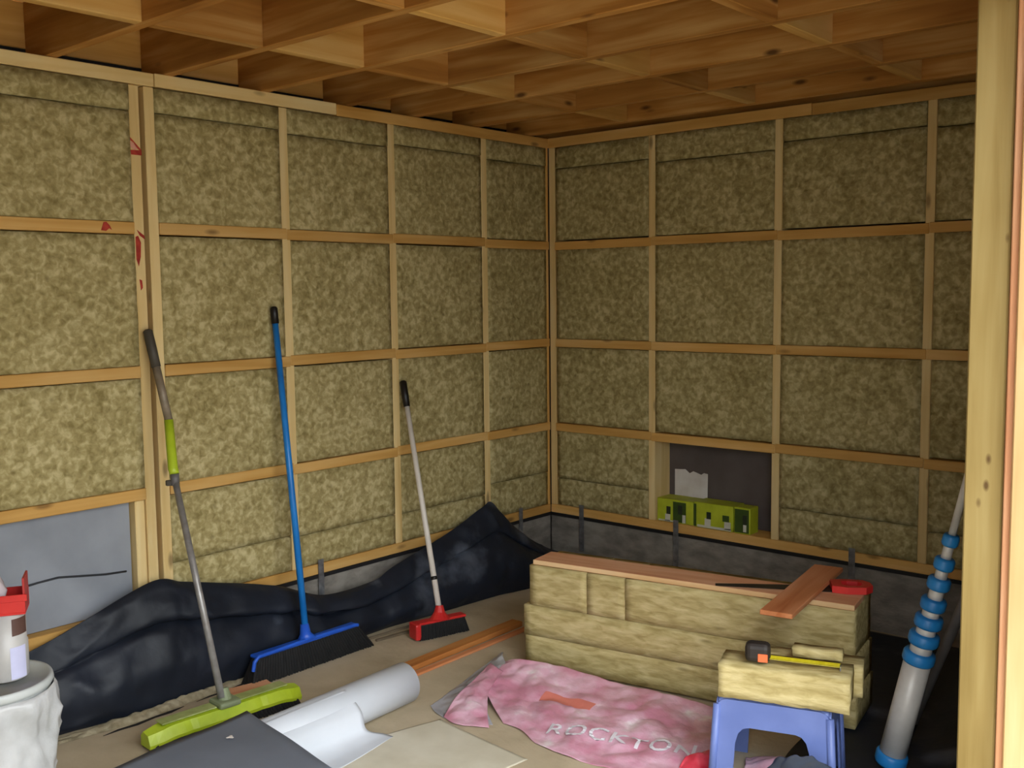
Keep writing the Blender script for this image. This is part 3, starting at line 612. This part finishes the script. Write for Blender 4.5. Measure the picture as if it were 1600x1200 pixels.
# ------------------------------------------------------------------ blue stool, slab and tape measure
STOOL = mat_noise('blue_stool_plastic', (94,112,172), (112,130,190), scale=5, rough=0.4)
sz = 0.272; SD = Vector((0.950,0.312,0)); srz = math.atan2(SD.y, SD.x); SN = Vector((-SD.y, SD.x, 0))
SO = Vector((1.943,-1.650,0)); sw, sdp = 0.325, 0.25
ST = empty('plastic_stool', SO+SD*sw/2+SN*sdp/2, srz); tag(ST, 'small blue plastic stool carrying a piece of stone wool', 'stool')
bm = bmesh.new(); add_box(bm, -sw/2+0.004, sw/2-0.004, -sdp/2+0.004, sdp/2-0.004, sz-0.022, sz, 0.010, 3); put('seat', bm, STOOL, ST)
def panel(hw_top, hw_bot, axis, off_top, off_bot, name):
    # outline with an arched cut-out, in panel coordinates (s, z)
    lt = 0.052; ahb = hw_bot-lt-0.004; at = sz-0.078; outl = [(-hw_bot,0),(-hw_bot+0.5*(hw_bot-hw_top),sz*0.5)]
    outl += [(-hw_top, sz-0.03)] + [(-hw_top+0.028*(1-math.cos(a)), sz-0.03+0.028*math.sin(a)) for a in (PI/6,PI/3,PI/2)]
    outl += [(hw_top-0.028*(1-math.cos(a)), sz-0.03+0.028*math.sin(a)) for a in (PI/2,PI/3,PI/6)] + [(hw_top, sz-0.03),(hw_bot-0.5*(hw_bot-hw_top),sz*0.5),(hw_bot,0)]
    arch = [(ahb,0),(ahb-0.008,at-0.05)] + [(ahb-0.012-0.035*(1-math.cos(a)), at-0.04+0.04*math.sin(a)) for a in (PI/6,PI/3,PI/2)]
    arch += [(-ahb+0.012+0.035*(1-math.cos(a)), at-0.04+0.04*math.sin(a)) for a in (PI/2,PI/3,PI/6)] + [(-ahb+0.008,at-0.05),(-ahb,0)]
    bm = bmesh.new(); pts = outl + arch
    def P3(s, z, dpt):
        off = off_bot + (off_top-off_bot)*z/sz - (dpt if off_top > 0 else -dpt)
        return (s, off, z) if axis == 'x' else (off, s, z)
    v0 = [bm.verts.new(P3(s, z, 0)) for s, z in pts]; v1 = [bm.verts.new(P3(s, z, 0.006)) for s, z in pts]; n = len(pts)
    for k in range(n): bm.faces.new((v0[k], v0[(k+1) % n], v1[(k+1) % n], v1[k]))
    for vv in (v0, v1):
        f = bm.faces.new(vv); bmesh.ops.triangulate(bm, faces=[f])
    return put('side_panel', bm, STOOL, ST)
panel(sw/2-0.004, sw/2+0.006, 'x', -sdp/2+0.001, -sdp/2-0.012, 'f'); panel(sw/2-0.004, sw/2+0.006, 'x', sdp/2-0.001, sdp/2+0.012, 'b')
panel(sdp/2-0.006, sdp/2+0.004, 'y', -sw/2+0.001, -sw/2-0.012, 'l'); panel(sdp/2-0.006, sdp/2+0.004, 'y', sw/2-0.001, sw/2+0.012, 'r')
for sx_ in (-1,1):
    for sy_ in (-1,1):
        bm = bmesh.new(); tube_path(bm, [(sx_*(sw/2+0.010), sy_*(sdp/2+0.010), 0),(sx_*(sw/2-0.004), sy_*(sdp/2-0.004), sz-0.02)], [0.012,0.012], 10); put('leg', bm, STOOL, ST, smooth=True)
def sslab(u0, u1, v0, v1, z0, z1, seed, label, rz=0, **k):
    c = SO + SD*(u0+u1)/2 + SN*(v0+v1)/2 + Vector((0,0,(z0+z1)/2))
    return tag(put('insulation_slab', batt_mesh(u1-u0, v1-v0, z1-z0, seed, amp=0.006, bulge=0.0, rag=0.004, front=False, step=0.022), BATT2, None, c, (0,0,srz+rz), smooth=True), label, 'insulation', 'cut stone wool pieces on the blue stool')
sslab(0.004, 0.376, -0.004, 0.125, 0.276, 0.378, 301, 'cut stone wool piece on the blue stool, under the tape measure')
sslab(0.10, 0.40, 0.132, 0.235, 0.276, 0.366, 302, 'second cut stone wool piece on the blue stool, at the back right')
sslab(0.20, 0.345, 0.112, 0.16, 0.383, 0.412, 303, 'small torn tuft of stone wool behind the tape blade')
TM = empty('tape_measure', (2.040,-1.575,0.3815), math.radians(22)); tag(TM, 'black and orange tape measure with yellow blade pulled out, on stone wool', 'tape measure')
bm = bmesh.new(); add_box(bm, -0.038, 0.034, -0.024, 0.024, 0.0, 0.058, 0.016, 3); put('case', bm, plain('black_rubber', (40,32,28), 0.6), TM, smooth=False)
bm = bmesh.new(); add_box(bm, 0.000, 0.028, -0.0262, -0.0232, 0.006, 0.030, 0.0012); put('orange_patch', bm, plain('orange_rubber', (228,110,62), 0.5), TM)
YEL = mat_noise('yellow_tape', (214,196,30), (232,216,50), scale=60, rough=0.4, stretch=(1,0.1,0.1))
bm = bmesh.new(); n = 8
for s in range(2):
    pass
va = []
for x in (0.030, 0.228):
    va.append([bm.verts.new((x, -0.016+0.032*k/n, 0.012+0.0035*abs(k/n-0.5)*2 - (0.004 if x > 0.1 else 0))) for k in range(n+1)])
for k in range(n): bm.faces.new((va[0][k], va[0][k+1], va[1][k+1], va[1][k]))
o = put('tape_blade', bm, YEL, TM); s_ = o.modifiers.new('t', 'SOLIDIFY'); s_.thickness = 0.0008
bm = bmesh.new(); add_box(bm, 0.226, 0.229, -0.010, 0.010, -0.002, 0.012, 0.0005); put('end_hook', bm, GALV, TM)

# ------------------------------------------------------------------ pink packaging film with white lettering
PINK = mat_noise('pink_film', (206,138,160), (228,184,202), scale=9, rough=0.3, bump=0.5, bscale=22, c3=(246,234,238), lo=0.38, hi=0.6)  # palest tone paints white highlights into the film colour
PINK2 = mat_noise('clear_film', (150,150,156), (196,196,204), scale=9, rough=0.3, bump=0.1, bscale=20)
A_ = [(.84,-1.415,.035),(.93,-1.37,.075),(1.10,-1.315,.070),(1.32,-1.272,.050),(1.52,-1.235,.045),(1.66,-1.205,.03),(1.80,-1.20,.02)]
Bm = [(.87,-1.49,.05),(.96,-1.47,.055),(1.12,-1.45,.04),(1.33,-1.42,.035),(1.52,-1.39,.035),(1.68,-1.35,.02),(1.80,-1.30,.02)]
Cm = [(.98,-1.60,.035),(1.06,-1.60,.03),(1.20,-1.58,.025),(1.37,-1.58,.025),(1.54,-1.55,.02),(1.70,-1.47,.02),(1.82,-1.43,.02)]
Dm = [(1.17,-1.72,.004),(1.26,-1.73,.012),(1.36,-1.77,.006),(1.49,-1.78,.006),(1.64,-1.76,.006),(1.76,-1.69,.006),(1.865,-1.60,.006)]
pk, surf = sheet('packaging_film', [A_, Bm, Cm, Dm], 110, 60, PINK, amp=0.008, fs=10, seed=21, thick=0.0008, zmin=0.002, edge=0.5)
tag(pk, 'crumpled pink packaging film with white lettering in front of the wool stack', 'packaging')
T_ = [[(.715,-1.20,.004),(.76,-1.26,.03),(.82,-1.33,.06),(.90,-1.40,.06)],[(.76,-1.36,.01),(.80,-1.42,.02),(.86,-1.50,.04),(.95,-1.55,.035)],
      [(.83,-1.62,.004),(.88,-1.63,.02),(.95,-1.64,.02),(1.03,-1.66,.02)],[(.87,-1.77,.004),(.95,-1.81,.006),(1.05,-1.81,.006),(1.15,-1.75,.004)]]
pt, _ = sheet('film_tail', T_, 40, 70, PINK2, pk, amp=0.008, fs=12, seed=33, thick=0.0008, zmin=0.001)
T_ = [[(.86,-1.44,.062),(.90,-1.46,.065),(.95,-1.47,.06)],[(.90,-1.58,.045),(.95,-1.60,.05),(1.0,-1.6,.04)],[(.93,-1.70,.03),(1.0,-1.72,.03),(1.08,-1.70,.02)],[(.98,-1.815,.006),(1.06,-1.83,.008),(1.16,-1.78,.006)]]
sheet('film_fold', T_, 30, 50, PINK, pk, amp=0.005, fs=14, seed=35, thick=0.0008, zmin=0.003)
REDF = mat_noise('red_film', (214,40,66), (236,88,104), scale=14, rough=0.35)
sheet('red_corner', [[(1.80,-1.575,.02),(1.835,-1.54,.035),(1.86,-1.505,.04)],[(1.80,-1.585,.025),(1.845,-1.575,.045),(1.880,-1.54,.04)],[(1.80,-1.62,.004),(1.86,-1.61,.006),(1.900,-1.58,.006)]], 24, 20, REDF, pk, amp=0.006, fs=22, seed=37, thick=0.0008, zmin=0.003)
sheet('film_under_stool', [[(1.93,-1.44,.01),(2.03,-1.41,.03),(2.14,-1.38,.01)],[(1.96,-1.50,.02),(2.06,-1.47,.05),(2.17,-1.44,.02)],[(1.98,-1.56,.006),(2.08,-1.53,.01),(2.19,-1.50,.006)]], 30, 20, PINK, pk, amp=0.008, fs=18, seed=39, thick=0.0008, zmin=0.002)
def surf_z(x, y):
    best = None
    for r in surf:
        for p in r:
            dd = (p.x-x)**2 + (p.y-y)**2
            if best is None or dd < best[0]: best = (dd, p.z)
    return best[1]
fc = bpy.data.curves.new('lettering', 'FONT'); fc.body = 'ROCKTON'; fc.size = 0.094; fc.space_character = 1.12; fc.offset = 0.0012
fo = bpy.data.objects.new('lettering_source', fc); sc.collection.objects.link(fo); bpy.context.view_layer.update()
dg = bpy.context.evaluated_depsgraph_get(); tm = bpy.data.meshes.new_from_object(fo.evaluated_get(dg)); bpy.data.objects.remove(fo)
bm = bmesh.new(); bm.from_mesh(tm); bmesh.ops.triangulate(bm, faces=bm.faces)
bmesh.ops.subdivide_edges(bm, edges=[e for e in bm.edges if e.calc_length() > 0.012], cuts=2)
tx = Vector((1.335,-1.705,0)); ta = math.atan2(0.135, 0.42); ca, sa = math.cos(ta), math.sin(ta)
for v in bm.verts:
    x, y = v.co.x, v.co.y; X = tx.x + x*ca - y*sa; Y = tx.y + x*sa + y*ca; v.co = Vector((X, Y, surf_z(X, Y)+0.0042))
lt = put('lettering', bm, plain('white_ink', (232,226,234), 0.5), pk)
bm = bmesh.new()   # salmon printed block above the lettering
NS = 14; gv = [[None]*(NS+1) for _ in range(7)]
for j in range(7):
    for i in range(NS+1):
        x = i/NS*0.20; y = j/6*0.055; X = 1.17 + x*0.97 - y*0.2; Y = -1.53 + x*0.2 + y*0.97; gv[j][i] = bm.verts.new((X, Y, surf_z(X, Y)+0.002))
for j in range(6):
    for i in range(NS): bm.faces.new((gv[j][i], gv[j][i+1], gv[j+1][i+1], gv[j+1][i]))
put('printed_patch', bm, plain('salmon_ink', (226,132,118), 0.5), pk, smooth=True)

# ------------------------------------------------------------------ white roll, paper, grey sheet
WP = mat_noise('white_membrane', (188,193,200), (204,208,215), scale=3, rough=0.6)
CP = mat_noise('cream_paper', (196,188,166), (218,212,194), scale=5, rough=0.8, c3=(170,160,136), hi=0.72)
r0 = Vector((0.775,-1.80,0.073)); r1 = Vector((0.815,-2.62,0.073))
rl = empty('membrane_roll', (0.79,-2.2,0.0)); tag(rl, 'thick white roll of membrane lying on the floor under the grey sheet', 'roll')
tube('rolled_membrane', [r0+Vector((0,.004,0)), r0, r0*.5+r1*.5, r1], [0.066,0.0715,0.072,0.072], WP, rl, seg=48)
sheet('loose_end', [[(.825,-2.70,.145),(.82,-2.5,.1465),(.812,-2.3,.1465),(.805,-2.10,.1465)],[(.885,-2.70,.10),(.883,-2.5,.10),(.878,-2.3,.095),(.872,-2.09,.09)],[(.905,-2.70,.04),(.902,-2.5,.04),(.897,-2.3,.035),(.892,-2.085,.028)],[(.94,-2.70,.012),(.94,-2.5,.012),(.935,-2.25,.010),(.925,-2.04,.008)],[(1.02,-2.70,.006),(1.02,-2.5,.006),(1.00,-2.25,.005),(.96,-2.03,.005)]], 24, 30, WP, rl, amp=0.001, fs=4, seed=2, thick=0.0008, zmin=0.0045)
pp, _ = sheet('paper_sheet', [[(.93,-2.80,.003),(.93,-2.5,.003),(.91,-2.15,.003),(.985,-1.835,.005)],[(1.10,-2.78,.003),(1.10,-2.5,.003),(1.08,-2.15,.003),(1.13,-1.85,.004)],[(1.36,-2.70,.003),(1.36,-2.45,.003),(1.38,-2.15,.003),(1.41,-1.875,.004)]], 40, 30, CP, amp=0.0012, fs=3, seed=7, thick=0.0006, zmin=0.0012)
tag(pp, 'flat cream paper sheet on the floor beside the white roll', 'paper')
GS = mat_noise('slate_grey_sheet', (100,106,118), (112,118,130), scale=4, rough=0.6)
bm = bmesh.new()
a = Vector((0.725,-2.430,0.160)); l2 = Vector((0.768,-2.98,0.156)); b_ = Vector((1.262,-2.523,0.170)); c_ = Vector((1.30,-2.98,0.165))
ns = 16; G2 = [[None]*(ns+1) for _ in range(ns+1)]
for j in range(ns+1):
    for i in range(ns+1):
        u, v = i/ns, j/ns
        p = (a*(1-u)+b_*u)*(1-v) + (l2*(1-u)+c_*u)*v
        p.x += (0.006*math.sin(v*9) if i == 0 else 0); p.z += 0.004*noise.noise(p*5) 
        G2[j][i] = bm.verts.new(p)
for j in range(ns):
    for i in range(ns): bm.faces.new((G2[j][i], G2[j][i+1], G2[j+1][i+1], G2[j+1][i]))
gs = put('grey_sheet', bm, GS, None, smooth=True); s_ = gs.modifiers.new('t', 'SOLIDIFY'); s_.thickness = 0.004
bm = bmesh.new(); lathe(bm, [(0.0005,0.0012),(0.007,0.001),(0.010,0.0)], 12, lambda a, r, z, i: (r*(1+0.35*math.sin(3*a+1)), z)); put('paint_spot', bm, PAPER, gs, (0.863,-2.583,0.1655))
tag(gs, 'stiff slate grey sheet resting on the lime broom head and white roll', 'sheet')

# ------------------------------------------------------------------ bucket with liner, tub, red box
BW = mat_noise('white_bucket_plastic', (184,188,186), (200,203,200), scale=4, rough=0.45)
LINER = mat_noise('white_film', (178,178,176), (214,214,214), scale=6, rough=0.3, bump=0.6, bscale=16)
BK = empty('bucket', (0.352,-3.042,0.0)); tag(BK, 'white round bucket at the left border, lid on and wrapped in film', 'bucket')
bm = bmesh.new(); R = 0.165
lathe(bm, [(0.001,0.002),(0.130,0.002),(0.135,0.01),(0.158,0.33),(0.158,0.338)], 56); put('body', bm, BW, BK, smooth=True)
bm = bmesh.new(); lathe(bm, [(0.001,0.344),(0.148,0.344),(0.152,0.352),(0.162,0.354),(R,0.349),(R+.002,0.338),(R-.003,0.328),(0.159,0.326)], 56); put('lid', bm, BW, BK, smooth=True)
bm = bmesh.new()
def wob(a, r, z, i):
    k = noise.noise(Vector((math.cos(a)*2.2, math.sin(a)*2.2, z*7))); k2 = noise.noise(Vector((math.cos(a)*5, math.sin(a)*5, z*22+5)))
    return r + (0.028*k + 0.020*k2)*min(1, (0.33-z)/0.05+0.1), z
lathe(bm, [(0.166,0.326),(0.170,0.31),(0.176,0.28),(0.180,0.25),(0.176,0.22),(0.168,0.19),(0.162,0.16),(0.160,0.13),(0.158,0.10),(0.158,0.07),(0.157,0.04),(0.160,0.016)], 96, wob)
ln = put('film_wrap', bm, LINER, None, (0.352,-3.042,0.0), smooth=True); s_ = ln.modifiers.new('t', 'SOLIDIFY'); s_.thickness = 0.001
tag(ln, 'crinkled white plastic film hanging around the bucket below its lid', 'plastic film')
TB = empty('plastic_tub', (0.365,-3.005,0.355)); tag(TB, 'pale grey tub with lilac label standing on the bucket lid', 'tub')
bm = bmesh.new(); lathe(bm, [(0.001,0.0),(0.060,0.0),(0.064,0.004),(0.064,0.105),(0.061,0.11),(0.061,0.192),(0.001,0.192)], 40); put('body', bm, mat_noise('translucent_grey', (170,168,164), (200,196,192), scale=6, rough=0.35), TB, smooth=True)
def label_arc(name, a0, a1, z0, z1, rr, mat):
    bm = bmesh.new(); n = 12; v = [[bm.verts.new((rr*math.cos(a0+(a1-a0)*k/n), rr*math.sin(a0+(a1-a0)*k/n), z)) for k in range(n+1)] for z in (z0, z1)]
    for k in range(n): bm.faces.new((v[0][k], v[0][k+1], v[1][k+1], v[1][k]))
    return put(name, bm, mat, TB, smooth=True)
label_arc('lilac_label', math.radians(-10), math.radians(35), 0.006, 0.100, 0.0648, plain('lilac_paper', (206,206,236), 0.6))
label_arc('pink_label', math.radians(-75), math.radians(-48), 0.012, 0.095, 0.0648, plain('pale_pink_paper', (226,204,200), 0.6))
label_arc('brown_window', math.radians(-2), math.radians(52), 0.132, 0.182, 0.0618, plain('brown_window_paint', (92,66,58), 0.5))
RB = empty('red_box', (0.365,-3.000,0.548), math.radians(60)); tag(RB, 'open red plastic box on top of the pale tub at the left border', 'box')
bm = bmesh.new(); w2 = 0.062; d2 = 0.052
add_box(bm, -w2-0.03, w2, -d2, d2, 0.0, 0.006, 0.001); add_box(bm, -w2-0.03, w2, -d2, -d2+0.006, 0.006, 0.058, 0.001); add_box(bm, -w2-0.03, w2, d2-0.006, d2, 0.006, 0.058, 0.001)
add_box(bm, -w2-0.03, -w2-0.024, -d2+0.006, d2-0.006, 0.006, 0.058, 0.001)
add_box(bm, -w2-0.034, w2+0.006, -d2-0.004, -d2, 0.040, 0.060, 0.001)
put('tray', bm, REDP, RB)
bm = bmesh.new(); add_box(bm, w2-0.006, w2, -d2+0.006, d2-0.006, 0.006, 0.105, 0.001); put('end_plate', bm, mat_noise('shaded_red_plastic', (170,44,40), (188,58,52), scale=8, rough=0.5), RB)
CL = mat_noise('pinkish_clear_bag', (190,176,180), (216,206,208), scale=8, rough=0.25, bump=0.1, bscale=20)
bm = bmesh.new()
def wb(a, r, z, i):
    k = noise.noise(Vector((math.cos(a)*1.8, math.sin(a)*1.8, z*22))); return max(0.002, r*(1+0.45*k)), z + (0.012*noise.noise(Vector((math.cos(a)*1.5+4, math.sin(a)*1.5, z*30))) if i > 1 else 0)
lathe(bm, [(0.001,0.0),(0.030,0.001),(0.036,0.03),(0.040,0.055),(0.038,0.078),(0.028,0.098),(0.016,0.112),(0.004,0.118)], 40, wb)
bg_ = put('film_bag', bm, CL, None, (0.342,-3.030,0.556), smooth=True)
tag(bg_, 'clear pinkish film bag sticking up out of the red box', 'plastic bag')

# ------------------------------------------------------------------ telescopic pole with blue collars, dark pole behind it
TP = empty('telescopic_pole', (2.290,-1.2,0.0)); tag(TP, 'thick grey telescopic pole with blue collars leaning behind the timber post', 'pole')
p0 = Vector((2.290,-1.20,0.012)); cz = [0.03,0.364,0.423,0.478,0.533,0.597,0.658,0.730]
dirv = (Vector((2.452,-1.2,0.735))-p0).normalized()
def tp(z): return p0 + dirv*((z-p0.z)/dirv.z)
GT = mat_noise('grey_pole_tube', (186,182,176), (206,202,196), scale=12, rough=0.4, metallic=0.1); BC = mat_noise('blue_collar', (26,110,176), (38,128,196), scale=8, rough=0.4)
rad = [0.0415,0.0390,0.0355,0.0320,0.0285,0.025,0.0215,0.0185,0.0150]
for k in range(8):
    z0 = cz[k]; z1 = cz[k+1] if k < 7 else 1.45
    tube('tube_section', [tp(z0), tp(z1)], rad[k+1]-0.004 if k else 0.0395, GT, TP, seg=28)
tube('foot', [tp(0.012), tp(0.03)], 0.0395, GT, TP, seg=28)
for k in range(8):
    z0 = cz[k]; r_ = [0.0475,0.0465,0.0440,0.0405,0.0365,0.0330,0.0290,0.0235][k]; h = 0.017 if k else 0.019
    tube('collar', [tp(z0-h), tp(z0-h*0.6), tp(z0+h*0.6), tp(z0+h)], [r_-0.004, r_, r_, r_-0.004], BC, TP, seg=28)
PL2 = empty('grey_pole', (2.27,-0.95,0.0)); tag(PL2, 'dark grey pole in the shade behind the blue collared pole', 'pole')
qa = Vector((2.262,-0.98,0.020)); qb = Vector((2.655-0.02,-1.03,1.05))
tube('shaft', [qa, qb], 0.0165, mat_noise('dark_grey_tube', (84,80,78), (104,100,98), scale=14, rough=0.5), PL2)
tube('end_cap', [qa-(qb-qa).normalized()*0.004, qa+(qb-qa).normalized()*0.05], 0.019, BLACKP, PL2)

# ------------------------------------------------------------------ pieces fixed on parts become sub-parts of those parts
def under(root, child, part):
    ch = [c for c in root.children if c.name.split('.')[0] == child]; ps = [c for c in root.children if c.name.split('.')[0] == part]
    for c in ch:
        c.parent = ps[0]; c.matrix_parent_inverse = ps[0].matrix_basis.inverted()
under(B1, 'socket', 'head'); under(B1, 'head_top', 'head'); under(B1, 'clamp_lever', 'clamp')
under(B2, 'socket', 'head_frame'); under(TM, 'end_hook', 'tape_blade'); under(TM, 'orange_patch', 'case'); under(lb, 'sawn_edge', 'plank')
for o_ in [o_ for o_ in sc.objects if o_.name.split('.')[0] == 'green_box']:
    under(o_, 'printed_mark', 'carton')
for n_ in ('lilac_label', 'pink_label', 'brown_window'): under(TB, n_, 'body')
